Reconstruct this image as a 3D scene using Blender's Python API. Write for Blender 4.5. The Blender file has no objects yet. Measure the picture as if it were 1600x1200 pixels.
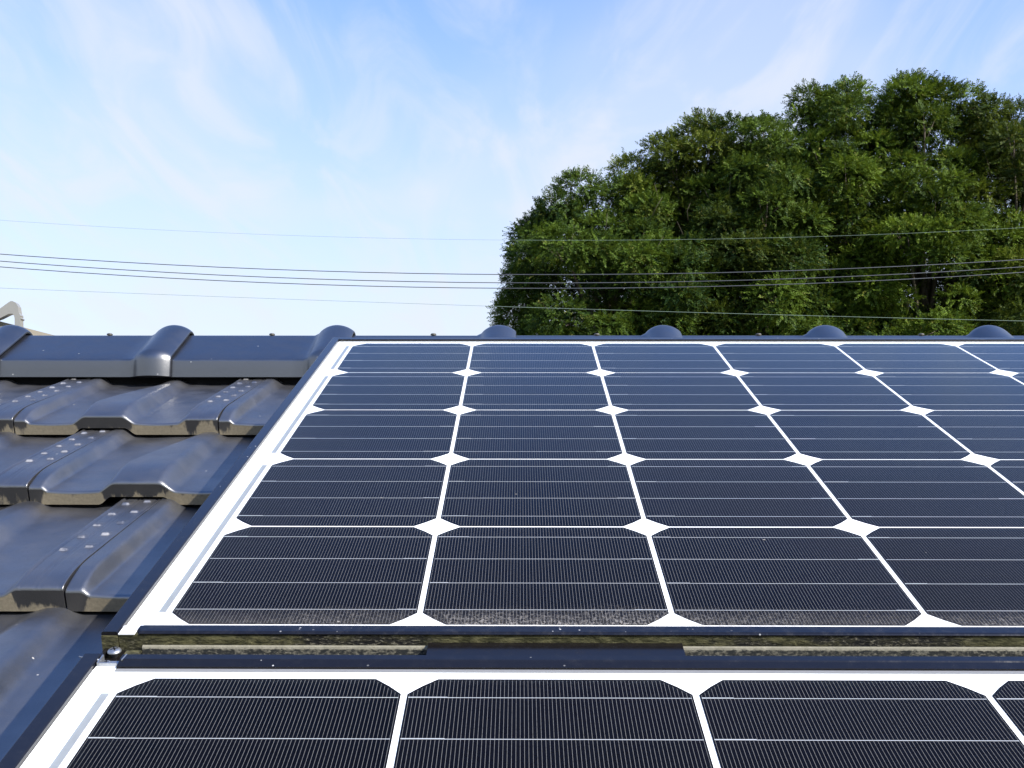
import bpy, math, random
import numpy as np
from mathutils import Matrix, Vector

R = math.radians
scene = bpy.context.scene
col = scene.collection

# ------------------------------------------------------------------ frame of the roof
PITCH = R(22.0)                 # roof slope
ZR = 6.0                        # height of the panel origin above the ground
M = Matrix.Translation((0, 0, ZR)) @ Matrix.Rotation(PITCH, 4, 'X')   # roof coords -> world

# ------------------------------------------------------------------ camera
cam_d = bpy.data.cameras.new('camera')
cam_d.sensor_width = 36.0
cam_d.lens = 36.0 * 1678.148 / 1600.0
cam_d.clip_start = 0.01
cam_d.clip_end = 3000.0
cam = bpy.data.objects.new('camera', cam_d)
col.objects.link(cam)
C_ROOF = Vector((0.220754, -1.385469, 0.310818))
LOC = (Matrix.Rotation(0.0078134, 4, 'Z') @ Matrix.Rotation(-0.259053, 4, 'X')
       @ Matrix.Rotation(math.pi / 2, 4, 'X') @ Matrix.Rotation(-0.001397, 4, 'Z'))
cam.matrix_world = M @ Matrix.Translation(C_ROOF) @ LOC
scene.camera = cam
CAM_W = cam.matrix_world.copy()

# ------------------------------------------------------------------ sun, sky, exposure
SUN_EL, SUN_ROT = R(35.0), R(126.5)          # compass angle clockwise from +Y
sun_d = bpy.data.lights.new('sun', 'SUN')
sun_d.energy = 4.5
sun_d.angle = R(0.5)
sun_d.color = (1.0, 0.95, 0.87)
sun = bpy.data.objects.new('sun', sun_d)
col.objects.link(sun)
sdir = Vector((math.cos(SUN_EL) * math.sin(SUN_ROT), math.cos(SUN_EL) * math.cos(SUN_ROT), math.sin(SUN_EL)))
sun.rotation_euler = sdir.to_track_quat('Z', 'Y').to_euler()
sun.location = (0, 0, 30)

world = bpy.data.worlds.new('World')
scene.world = world
world.use_nodes = True
wn, wl = world.node_tree.nodes, world.node_tree.links
wn.clear()


def wnode(t, **kw):
    n = wn.new(t)
    for k, v in kw.items():
        setattr(n, k, v)
    return n


w_out = wnode('ShaderNodeOutputWorld')
w_bg = wnode('ShaderNodeBackground')
w_bg.inputs['Strength'].default_value = 0.105
w_sky = wnode('ShaderNodeTexSky', sky_type='NISHITA', sun_disc=False, sun_elevation=SUN_EL,
              sun_rotation=SUN_ROT, altitude=100.0, air_density=1.0, dust_density=0.3, ozone_density=3.0)
w_tc = wnode('ShaderNodeTexCoord')
w_sep = wnode('ShaderNodeSeparateXYZ')
wl.new(w_tc.outputs['Generated'], w_sep.inputs[0])


def wmath(op, a, b=None, clamp=False):
    n = wnode('ShaderNodeMath', operation=op)
    n.use_clamp = clamp
    for i, v in enumerate((a, b)):
        if v is None:
            continue
        if isinstance(v, (int, float)):
            n.inputs[i].default_value = v
        else:
            wl.new(v, n.inputs[i])
    return n.outputs[0]


# high thin cirrus: noise on a flat cloud sheet seen from below
zc = wmath('MAXIMUM', w_sep.outputs[2], 0.02)
zc = wmath('ADD', zc, 0.12)
u = wmath('DIVIDE', w_sep.outputs[0], zc)
v = wmath('DIVIDE', w_sep.outputs[1], zc)
w_cmb = wnode('ShaderNodeCombineXYZ')
wl.new(u, w_cmb.inputs[0])
wl.new(v, w_cmb.inputs[1])


def cloud(scale, rot, stretch, det, dist, lo, hi, off):
    mp = wnode('ShaderNodeMapping')
    mp.inputs['Rotation'].default_value = (0, 0, rot)
    mp.inputs['Scale'].default_value = stretch
    mp.inputs['Location'].default_value = off
    wl.new(w_cmb.outputs[0], mp.inputs[0])
    nz = wnode('ShaderNodeTexNoise')
    nz.inputs['Scale'].default_value = scale
    nz.inputs['Detail'].default_value = det
    nz.inputs['Roughness'].default_value = 0.55
    nz.inputs['Distortion'].default_value = dist
    wl.new(mp.outputs[0], nz.inputs['Vector'])
    mr = wnode('ShaderNodeMapRange')
    mr.interpolation_type = 'SMOOTHSTEP'
    mr.inputs[1].default_value = lo
    mr.inputs[2].default_value = hi
    wl.new(nz.outputs['Fac'], mr.inputs[0])
    return mr.outputs[0]


c1 = cloud(1.3, 0.6, (1.0, 0.75, 1), 3.0, 0.5, 0.36, 0.68, (3.1, 0.4, 0))
c2 = cloud(3.6, -0.75, (1.5, 0.5, 1), 9.0, 0.9, 0.42, 0.68, (1.3, 5.0, 0))
cc = wmath('ADD', wmath('ADD', wmath('MULTIPLY', c1, 0.34), 0.16), wmath('MULTIPLY', c2, 0.33))
# whitish veil that thickens towards the horizon
vr = wnode('ShaderNodeMapRange')
vr.interpolation_type = 'SMOOTHSTEP'
wl.new(w_sep.outputs[2], vr.inputs[0])
for i_, q_ in ((1, 0.03), (2, 0.56), (3, 0.97), (4, 0.0)):
    vr.inputs[i_].default_value = q_
veil = vr.outputs[0]
vh = wnode('ShaderNodeMapRange')
vh.interpolation_type = 'SMOOTHSTEP'
wl.new(w_sep.outputs[2], vh.inputs[0])
for i_, q_ in ((1, 0.42), (2, 0.72), (3, 1.0), (4, 0.15)):
    vh.inputs[i_].default_value = q_
cc = wmath('MULTIPLY', cc, vh.outputs[0])
cc = wmath('MULTIPLY', cc, wmath('SUBTRACT', 1.0, veil))
cc = wmath('ADD', cc, veil, True)
w_hsv = wnode('ShaderNodeHueSaturation')
w_hsv.inputs['Hue'].default_value = 0.511
w_hsv.inputs['Saturation'].default_value = 1.25
w_hsv.inputs['Value'].default_value = 1.75
wl.new(w_sky.outputs[0], w_hsv.inputs['Color'])
w_mix = wnode('ShaderNodeMix', data_type='RGBA')
wl.new(cc, w_mix.inputs[0])
wl.new(w_hsv.outputs[0], w_mix.inputs[6])
w_mix.inputs[7].default_value = (4.0, 4.2, 4.5, 1)
wl.new(w_mix.outputs[2], w_bg.inputs['Color'])
wl.new(w_bg.outputs[0], w_out.inputs[0])

scene.view_settings.view_transform = 'Standard'
scene.view_settings.look = 'None'
scene.view_settings.exposure = 1.0
scene.view_settings.gamma = 1.0
scene.cycles.max_bounces = 6
scene.cycles.transparent_max_bounces = 10


# ------------------------------------------------------------------ helpers
def new_mesh(name, verts, faces, smooth=False):
    me = bpy.data.meshes.new(name)
    me.from_pydata([tuple(map(float, p)) for p in verts], [], faces)
    me.update()
    if smooth:
        me.polygons.foreach_set('use_smooth', [True] * len(me.polygons))
    return me


class Geo:
    """collects shapes for one mesh"""

    def __init__(self):
        self.v, self.f, self.s, self.m = [], [], [], []

    def add(self, verts, faces, smooth=False, mat=0):
        n = len(self.v)
        self.v += [tuple(map(float, p)) for p in verts]
        self.f += [tuple(i + n for i in f) for f in faces]
        self.s += [smooth] * len(faces)
        self.m += [mat] * len(faces)

    def box(self, x0, x1, y0, y1, z0, z1, mat=0, bev=0.0):
        if bev <= 0:
            vs = [(x, y, z) for z in (z0, z1) for y in (y0, y1) for x in (x0, x1)]
            self.add(vs, [(0, 2, 3, 1), (4, 5, 7, 6), (0, 1, 5, 4), (2, 6, 7, 3), (0, 4, 6, 2), (1, 3, 7, 5)], False, mat)
        else:
            b = bev
            pr = [(y0, z0), (y1, z0), (y1, z1 - b), (y1 - b, z1), (y0 + b, z1), (y0, z1 - b)]
            self.extrude_x(pr, x0, x1, mat)

    def extrude_x(self, prof, x0, x1, mat=0, smooth=False):
        n = len(prof)
        vs = [(x0, a, b) for a, b in prof] + [(x1, a, b) for a, b in prof]
        fs = [(i, (i + 1) % n, n + (i + 1) % n, n + i) for i in range(n)]
        self.add(vs, fs, smooth, mat)
        self.add([(x0, a, b) for a, b in prof], [tuple(range(n))[::-1]], False, mat)
        self.add([(x1, a, b) for a, b in prof], [tuple(range(n))], False, mat)

    def extrude_y(self, prof, y0, y1, mat=0):
        n = len(prof)
        vs = [(a, y0, b) for a, b in prof] + [(a, y1, b) for a, b in prof]
        fs = [(i, n + i, n + (i + 1) % n, (i + 1) % n) for i in range(n)]
        self.add(vs, fs, False, mat)
        self.add([(a, y0, b) for a, b in prof], [tuple(range(n))], False, mat)
        self.add([(a, y1, b) for a, b in prof], [tuple(range(n))[::-1]], False, mat)

    def lathe(self, prof, c, n=24, mat=0, smooth=True):
        """prof: (radius, z) from bottom to top; axis z"""
        vs, fs = [], []
        for r, z in prof:
            for k in range(n):
                a = 2 * math.pi * k / n
                vs.append((c[0] + r * math.cos(a), c[1] + r * math.sin(a), c[2] + z))
        for j in range(len(prof) - 1):
            for k in range(n):
                fs.append((j * n + k, j * n + (k + 1) % n, (j + 1) * n + (k + 1) % n, (j + 1) * n + k))
        fs.append(tuple(range(n))[::-1])
        fs.append(tuple((len(prof) - 1) * n + k for k in range(n)))
        self.add(vs, fs, smooth, mat)

    def tube(self, pts, rad, n=8, mat=0):
        pts = [Vector(p) for p in pts]
        rad = rad if isinstance(rad, (list, tuple)) else [rad] * len(pts)
        vs, fs = [], []
        side = None
        for i, p in enumerate(pts):
            d = (pts[min(i + 1, len(pts) - 1)] - pts[max(i - 1, 0)]).normalized()
            if side is None:
                side = d.cross(Vector((0.31, 0.2, 0.93)))
                if side.length < 1e-3:
                    side = d.cross(Vector((1, 0, 0)))
            side = (side - d * side.dot(d)).normalized()
            up = d.cross(side)
            for k in range(n):
                a = 2 * math.pi * k / n
                vs.append(p + (side * math.cos(a) + up * math.sin(a)) * rad[i])
        for i in range(len(pts) - 1):
            for k in range(n):
                fs.append((i * n + k, i * n + (k + 1) % n, (i + 1) * n + (k + 1) % n, (i + 1) * n + k))
        fs.append(tuple(range(n))[::-1])
        fs.append(tuple((len(pts) - 1) * n + k for k in range(n)))
        self.add(vs, fs, True, mat)

    def mesh(self, name, mats):
        me = new_mesh(name, self.v, self.f)
        me.polygons.foreach_set('use_smooth', self.s)
        me.polygons.foreach_set('material_index', self.m)
        for m in mats:
            me.materials.append(m)
        return me


def tag(o, label=None, cat=None, group=None, kind=None):
    kind = kind or ('thing' if cat else None)
    for k, vv in (('label', label), ('category', cat), ('group', group), ('kind', kind)):
        if vv:
            o[k] = vv
    return o


def put(name, me, parent=None, loc=(0, 0, 0), roof=True):
    """a mesh object; top-level ones stand in roof coordinates unless roof=False"""
    o = bpy.data.objects.new(name, me)
    col.objects.link(o)
    if parent is not None:
        o.parent = parent
        o.location = loc
    elif roof:
        o.matrix_world = M @ Matrix.Translation(loc)
    else:
        o.location = loc
    return o


def pixel_ray(x, y):
    """direction through a point of the 1600x1200 photograph, world coordinates"""
    f = 1678.148
    return (CAM_W.to_3x3() @ Vector(((x - 800) / f, -(y - 600) / f, -1.0)))


def at_dist(x, y, Y):
    """world point seen at pixel (x, y) in the vertical plane Y metres ahead of the camera"""
    c = CAM_W.translation
    d = pixel_ray(x, y)
    return c + d * (Y / d.y)


# ------------------------------------------------------------------ materials
class Mat:
    def __init__(self, name):
        self.m = bpy.data.materials.new(name)
        self.m.use_nodes = True
        self.n, self.l = self.m.node_tree.nodes, self.m.node_tree.links
        self.b = self.n['Principled BSDF']
        self.out = self.n['Material Output']
        self.tc = self.n.new('ShaderNodeTexCoord')

    def node(self, t, **kw):
        n = self.n.new(t)
        for k, v in kw.items():
            setattr(n, k, v)
        return n

    def setv(self, sock, v):
        if isinstance(v, (int, float)):
            sock.default_value = v
        elif isinstance(v, tuple):
            sock.default_value = v if len(v) == 4 or len(v) == 3 and sock.type == 'VECTOR' else (*v, 1)
        else:
            self.l.new(v, sock)

    def math(self, op, a, b=None, c=None, clamp=False):
        n = self.node('ShaderNodeMath', operation=op)
        n.use_clamp = clamp
        for i, v in enumerate((a, b, c)):
            if v is not None:
                self.setv(n.inputs[i], v)
        return n.outputs[0]

    def mix(self, fac, a, b):
        n = self.node('ShaderNodeMix', data_type='RGBA')
        self.setv(n.inputs[0], fac)
        self.setv(n.inputs[6], a)
        self.setv(n.inputs[7], b)
        return n.outputs[2]

    def ramp(self, v, lo, hi, a=0.0, b=1.0):
        n = self.node('ShaderNodeMapRange')
        n.interpolation_type = 'SMOOTHSTEP'
        self.setv(n.inputs[0], v)
        for i, q in ((1, lo), (2, hi), (3, a), (4, b)):
            n.inputs[i].default_value = q
        return n.outputs[0]

    def coords(self, scale=(1, 1, 1), world=False, loc=(0, 0, 0)):
        mp = self.node('ShaderNodeMapping')
        if world:
            g = self.node('ShaderNodeNewGeometry')
            self.l.new(g.outputs['Position'], mp.inputs[0])
        else:
            self.l.new(self.tc.outputs['Object'], mp.inputs[0])
        mp.inputs['Scale'].default_value = scale
        mp.inputs['Location'].default_value = loc
        return mp.outputs[0]

    def noise(self, vec, scale, det=4.0, rough=0.55, dist=0.0, out='Fac'):
        n = self.node('ShaderNodeTexNoise')
        self.l.new(vec, n.inputs['Vector'])
        n.inputs['Scale'].default_value = scale
        n.inputs['Detail'].default_value = det
        n.inputs['Roughness'].default_value = rough
        n.inputs['Distortion'].default_value = dist
        return n.outputs[out]

    def specks(self, vec, scale, lo, hi):
        """small round specks: 1 at the centre of some Voronoi cells"""
        n = self.node('ShaderNodeTexVoronoi')
        self.l.new(vec, n.inputs['Vector'])
        n.inputs['Scale'].default_value = scale
        near = self.ramp(n.outputs['Distance'], lo, hi, 1.0, 0.0)
        sx = self.node('ShaderNodeSeparateColor')
        self.l.new(n.outputs['Color'], sx.inputs[0])
        return near, sx.outputs[0]

    def bump(self, h, strength, dist):
        n = self.node('ShaderNodeBump')
        n.inputs['Strength'].default_value = strength
        n.inputs['Distance'].default_value = dist
        self.l.new(h, n.inputs['Height'])
        self.l.new(n.outputs[0], self.b.inputs['Normal'])

    def p(self, **kw):
        for k, v in kw.items():
            self.setv(self.b.inputs[k.replace('_', ' ')], v)
        return self


def simple(name, colr, rough=0.5, metal=0.0, vary=0.15, scale=20.0, spec=0.5):
    m = Mat(name)
    nz = m.noise(m.coords(world=True), scale)
    lo = tuple(c * (1 - vary) for c in colr)
    hi = tuple(min(1, c * (1 + vary)) for c in colr)
    m.p(Base_Color=m.mix(nz, lo, hi), Roughness=rough, Metallic=metal, Specular_IOR_Level=spec)
    return m.m


def make_glaze(name, stain):
    """smoked dark tile glaze; with stain=True the buff lichen film of the tile noses"""
    m = Mat(name)
    w = m.coords(world=True)
    cloudy = m.noise(w, 14.0, 4.0, 0.6)
    oi = m.node('ShaderNodeObjectInfo')
    base = m.mix(m.ramp(cloudy, 0.35, 0.7), (0.016, 0.018, 0.023), (0.037, 0.036, 0.037))
    base = m.mix(m.math('MULTIPLY', oi.outputs['Random'], 0.5), base, (0.022, 0.020, 0.021))
    fine = m.noise(w, 900.0, 2.0)
    near, rnd = m.specks(w, 75.0, 0.06, 0.11)
    sp = m.math('MULTIPLY', near, m.math('GREATER_THAN', rnd, 0.955))
    base = m.mix(m.math('MULTIPLY', sp, 0.75), base, (0.55, 0.52, 0.46))
    rough = m.ramp(m.noise(w, 30.0, 3.0), 0.3, 0.7, 0.33, 0.44)
    glint_at = m.node('ShaderNodeAttribute', attribute_name='bar_glint')  # sun glints on the rib bars, painted into the base colour
    base = m.mix(m.math('MULTIPLY', glint_at.outputs['Fac'], m.ramp(m.noise(w, 60.0, 3.0), 0.35, 0.65, 0.10, 0.62)), base, (0.50, 0.48, 0.45))
    if stain:
        at = m.node('ShaderNodeAttribute', attribute_name='stain')
        streak = m.noise(m.coords((1.0, 0.25, 0.25), world=True), 75.0, 5.0, 0.65)
        big = m.noise(w, 22.0, 2.0)
        k = m.math('ADD', m.math('MULTIPLY', streak, 1.0), m.math('MULTIPLY', big, 0.7))
        k = m.math('ADD', k, m.math('MULTIPLY', m.math('SUBTRACT', at.outputs['Fac'], 0.5), 0.55))
        k = m.ramp(k, 0.70, 0.84)
        grain = m.noise(w, 320.0, 4.0, 0.7)
        buff = m.mix(grain, (0.14, 0.115, 0.075), (0.34, 0.29, 0.20))
        base = m.mix(m.math('MULTIPLY', k, 0.85), (0.030, 0.029, 0.029), buff)
        rough = m.math('ADD', 0.5, m.math('MULTIPLY', k, 0.35))
    m.p(Base_Color=base, Roughness=rough, IOR=(1.45 if stain else 2.5))
    m.bump(m.math('ADD', fine, m.math('MULTIPLY', m.noise(w, 260.0, 4.0, 0.7), 0.8)), 0.30, 0.0008)
    return m.m


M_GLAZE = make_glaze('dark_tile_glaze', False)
M_LIP = make_glaze('tile_nose', True)


def make_ridge():
    m = Mat('ridge_glaze')
    w = m.coords(world=True)
    base = m.mix(m.noise(w, 18.0, 4.0), (0.008, 0.009, 0.014), (0.013, 0.015, 0.020))
    near, rnd = m.specks(w, 60.0, 0.05, 0.10)
    sp = m.math('MULTIPLY', near, m.math('GREATER_THAN', rnd, 0.92))
    base = m.mix(m.math('MULTIPLY', sp, 0.5), base, (0.5, 0.5, 0.48))
    m.p(Base_Color=base, Roughness=m.ramp(m.noise(w, 40.0, 3.0), 0.3, 0.7, 0.31, 0.38), IOR=2.35)
    m.bump(m.noise(w, 700.0, 2.0), 0.15, 0.0006)
    return m.m


M_RIDGE = make_ridge()


def make_anod(name, speck=0.9, dust=0.0):
    m = Mat(name)
    w = m.coords(world=True)
    near, rnd = m.specks(w, 260.0, 0.10, 0.22)
    patch = m.ramp(m.noise(w, 30.0, 3.0), 0.52, 0.66)
    sp = m.math('MULTIPLY', m.math('MULTIPLY', near, m.math('GREATER_THAN', rnd, speck)), patch)
    dirt = m.ramp(m.noise(w, 140.0, 5.0, 0.7), 0.45, 0.75)
    base = m.mix(m.math('MULTIPLY', dirt, 0.03 + dust), (0.007, 0.006, 0.006), (0.10, 0.095, 0.085))
    base = m.mix(m.math('MULTIPLY', sp, 0.85), base, (0.62, 0.62, 0.60))
    m.p(Base_Color=base, Roughness=m.math('ADD', 0.17, m.math('MULTIPLY', dirt, 0.12)), IOR=1.5)
    return m.m


M_ANOD = make_anod('black_anodised_frame', 0.955)
M_ANOD_DIRTY = make_anod('dusty_anodised_frame', 0.50, 0.10)


def make_moss():
    m = Mat('mossy_frame_face')
    w = m.coords((0.35, 1, 1), world=True)
    a = m.noise(w, 260.0, 6.0, 0.7, 0.4)
    big = m.noise(m.coords(world=True), 9.0, 3.0)
    fine = m.noise(m.coords((0.4, 1, 1), world=True), 750.0, 4.0, 0.7)
    moss = m.mix(m.ramp(a, 0.35, 0.68), (0.024, 0.025, 0.010), (0.135, 0.125, 0.060))
    bare = m.mix(m.ramp(fine, 0.5, 0.72), (0.012, 0.012, 0.012), (0.24, 0.22, 0.16))
    k = m.ramp(m.math('ADD', big, m.math('MULTIPLY', a, 0.25)), 0.50, 0.66)
    m.p(Base_Color=m.mix(k, bare, moss), Roughness=0.9, Specular_IOR_Level=0.2)
    m.bump(m.math('ADD', a, m.math('MULTIPLY', fine, 0.5)), 1.0, 0.0016)
    return m.m


M_MOSS = make_moss()


def make_ledge():
    m = Mat('lichen_crusted_rail')
    w = m.coords(world=True)
    fine = m.noise(m.coords((0.6, 1, 1), world=True), 620.0, 5.0, 0.7)
    sx = m.node('ShaderNodeSeparateXYZ')
    m.l.new(m.tc.outputs['Object'], sx.inputs[0])
    height = m.ramp(sx.outputs[2], -0.0086, -0.0064, 0.0, 0.28)      # crust sits on the upper edge
    k = m.ramp(m.math('ADD', fine, height), 0.45, 0.68)
    crust = m.mix(m.noise(w, 220.0, 5.0, 0.7), (0.10, 0.095, 0.065), (0.30, 0.28, 0.22))
    m.p(Base_Color=m.mix(k, (0.022, 0.024, 0.024), crust), Roughness=0.85, Specular_IOR_Level=0.25)
    m.bump(fine, 0.8, 0.0006)
    return m.m


M_LEDGE = make_ledge()
M_WHITE = simple('white_backsheet', (0.86, 0.86, 0.85), 0.45, 0, 0.01, 5.0)
M_GREYSEAL = simple('grey_seal', (0.20, 0.20, 0.205), 0.6, 0, 0.1, 60.0)


def make_ribbon():
    m = Mat('tinned_bus_ribbon')
    w = m.coords(world=True)
    nz = m.noise(m.coords((1, 0.3, 1), world=True), 160.0, 3.0)
    m.p(Base_Color=m.mix(nz, (0.21, 0.225, 0.24), (0.29, 0.305, 0.32)), Roughness=0.45, Metallic=0.1)
    m.bump(m.noise(m.coords((0.2, 1, 1), world=True), 220.0, 2.0), 0.25, 0.0006)
    return m.m


M_RIBBON = make_ribbon()
M_BUSBAR = simple('silver_busbar', (0.58, 0.61, 0.64), 0.42, 0.35, 0.15, 120.0)
M_STEEL = simple('galvanised_steel', (0.36, 0.37, 0.38), 0.42, 0.85, 0.2, 300.0)
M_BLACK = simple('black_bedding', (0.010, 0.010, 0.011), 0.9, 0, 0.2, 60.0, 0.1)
M_DECK = simple('roof_underlay', (0.03, 0.03, 0.033), 0.8, 0, 0.2, 6.0, 0.2)

CP, CPY = 0.158, 0.1576         # cell pitch across and along the slope
CX, CY = 0.1544, 0.1552         # cell size


def make_cell():
    m = Mat('monocrystalline_cell')
    sx = m.node('ShaderNodeSeparateXYZ')
    m.l.new(m.tc.outputs['Object'], sx.inputs[0])
    oi = m.node('ShaderNodeObjectInfo')
    n_f = 72.0
    t = m.math('MULTIPLY', sx.outputs[0], n_f / CX)
    t = m.math('ABSOLUTE', m.math('SUBTRACT', m.math('FRACT', t), 0.5))
    line = m.math('LESS_THAN', t, 0.045)
    ex = m.math('LESS_THAN', m.math('ABSOLUTE', sx.outputs[0]), CX / 2 - 0.0010)
    ey = m.math('LESS_THAN', m.math('ABSOLUTE', sx.outputs[1]), CY / 2 - 0.0013)
    diag = m.math('ADD', m.math('ABSOLUTE', sx.outputs[0]), m.math('ABSOLUTE', sx.outputs[1]))
    ed = m.math('LESS_THAN', diag, (CX + CY) / 2 - 0.0155 - 0.0015)
    line = m.math('MULTIPLY', m.math('MULTIPLY', line, ex), m.math('MULTIPLY', ey, ed))
    wv = m.noise(m.coords(world=True), 500.0, 2.0)
    line = m.math('MULTIPLY', line, m.ramp(wv, 0.25, 0.5, 0.6, 1.0))
    silicon = m.mix(oi.outputs['Random'], (0.0016, 0.0019, 0.0038), (0.0032, 0.0035, 0.0062))
    m.p(Base_Color=m.mix(line, silicon, (0.18, 0.18, 0.18)), Roughness=0.5, Specular_IOR_Level=0.03)
    return m.m


M_CELL = make_cell()


def make_glass(y_bottom, dirty):
    """front glass: clear with a sky reflection, dust film, and dried dirt along its lower edge"""
    m = Mat('solar_glass_dirty' if dirty else 'solar_glass')
    w = m.coords(world=True)
    tr = m.node('ShaderNodeBsdfTransparent')
    gl = m.node('ShaderNodeBsdfGlossy')
    gl.inputs['Roughness'].default_value = 0.10
    gl.inputs['Color'].default_value = (0.78, 0.93, 1.0, 1)
    fr = m.node('ShaderNodeFresnel')
    fr.inputs['IOR'].default_value = 1.30      # etched, anti-reflective glass: weak when looked at steeply
    mx = m.node('ShaderNodeMixShader')
    m.l.new(m.math('MULTIPLY', m.math('POWER', fr.outputs[0], 1.9), 3.3), mx.inputs[0])
    m.l.new(tr.outputs[0], mx.inputs[1])
    m.l.new(gl.outputs[0], mx.inputs[2])
    df = m.node('ShaderNodeBsdfDiffuse')
    df.inputs['Color'].default_value = (0.40, 0.37, 0.33, 1)
    sx = m.node('ShaderNodeSeparateXYZ')
    m.l.new(m.tc.outputs['Object'], sx.inputs[0])
    film = m.math('MULTIPLY', m.ramp(m.noise(w, 7.0, 4.0), 0.3, 0.8), 0.0022)
    near, rnd = m.specks(w, 55.0, 0.03, 0.07)
    sp = m.math('MULTIPLY', m.math('MULTIPLY', near, m.math('GREATER_THAN', rnd, 0.93)), 0.5)
    k = m.math('ADD', film, sp)
    if dirty:
        up = m.math('SUBTRACT', sx.outputs[1], y_bottom)
        sc = m.noise(m.coords((1, 0.6, 1), world=True), 520.0, 5.0, 0.72, 0.5)
        edge = m.ramp(m.math('ADD', up, m.math('MULTIPLY', m.noise(w, 22.0, 3.0), -0.018)), -0.006, 0.022, 1.0, 0.0)
        scum = m.math('MULTIPLY', m.ramp(sc, 0.46, 0.66), m.math('MULTIPLY', m.math('MULTIPLY', edge, m.ramp(m.noise(w, 9.0, 2.0), 0.35, 0.65, 0.15, 1.0)), 0.46))
        haze = m.ramp(up, 0.0, 0.030, 0.05, 0.0)
        line = m.ramp(up, 0.0012, 0.0040, 0.35, 0.0)
        k = m.math('MAXIMUM', m.math('ADD', k, m.math('ADD', scum, haze)), line)
    k = m.math('MINIMUM', k, 0.92)
    m2 = m.node('ShaderNodeMixShader')
    m.l.new(k, m2.inputs[0])
    m.l.new(mx.outputs[0], m2.inputs[1])
    m.l.new(df.outputs[0], m2.inputs[2])
    m.l.new(m2.outputs[0], m.out.inputs['Surface'])
    return m.m


# ------------------------------------------------------------------ ground and the house below the roof
def make_ground():
    m = Mat('lawn')
    w = m.coords(world=True)
    a = m.noise(w, 0.6, 6.0)
    b = m.noise(w, 14.0, 4.0)
    c = m.mix(m.ramp(a, 0.35, 0.65), (0.045, 0.075, 0.022), (0.095, 0.10, 0.045))
    m.p(Base_Color=m.mix(m.math('MULTIPLY', b, 0.5), c, (0.05, 0.06, 0.02)), Roughness=0.95, Specular_IOR_Level=0.1)
    return m.m


g = Geo()
N = 24
vs = [(-1500 + 3000 * i / N, -1500 + 3000 * j / N, 0) for j in range(N + 1) for i in range(N + 1)]
g.add(vs, [(j * (N + 1) + i, j * (N + 1) + i + 1, (j + 1) * (N + 1) + i + 1, (j + 1) * (N + 1) + i)
           for j in range(N) for i in range(N)])
tag(put('ground', g.mesh('ground', [make_ground()]), roof=False), kind='structure')

TZ = -0.150                     # roof plane on which the tile noses rest
LIP0 = 0.0676                   # up-slope position of the highest nose row
TL, TW = 0.2724, 0.291          # tile course length and width
RV, RZ = 0.360, -0.13986        # front foot of the ridge capping
UPV = (math.sin(PITCH), math.cos(PITCH))      # world up, in roof (v, z)
HZV = (math.cos(PITCH), -math.sin(PITCH))     # level and away from the camera, in roof (v, z)
APEX = (RV + 0.030 * UPV[0] + 0.105 * HZV[0] + 0.062 * UPV[1] * 0 + 0.062 * UPV[0],
        RZ + 0.030 * UPV[1] + 0.105 * HZV[1] + 0.062 * UPV[1])

house = bpy.data.objects.new('house', None)
col.objects.link(house)
aw = M @ Vector((0, APEX[0], APEX[1]))
house.location = (0, aw.y, 0)
tag(house, 'house roof of dark glazed tiles that carries both solar panels', 'house')
deck_h = (M @ Vector((0, APEX[0], TZ - 0.035))).z
span = 4.6
X0, X1 = -4.0, 6.0
tp = math.tan(PITCH)
g = Geo()
pr = [(-span, deck_h - span * tp - 0.0), (0, deck_h), (span, deck_h - span * tp), (span, deck_h - span * tp - 0.14),
      (0, deck_h - 0.15), (-span, deck_h - span * tp - 0.14)]
g.extrude_x(pr, X0, X1)
put('roof', g.mesh('roof', [M_DECK]), house)
g = Geo()
wh = deck_h - 4.0 * tp - 0.16
g.extrude_x([(-4.0, 0), (4.0, 0), (4.0, wh), (0, deck_h - 0.16), (-4.0, wh)], X0 + 0.5, X1 - 0.5)
put('wall', g.mesh('wall', [simple('cream_render', (0.55, 0.52, 0.45), 0.9)]), house)


# ------------------------------------------------------------------ roof tiles
def sstep(a, b, x):
    t = np.clip((x - a) / (b - a), 0, 1)
    return t * t * (3 - 2 * t)


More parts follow.
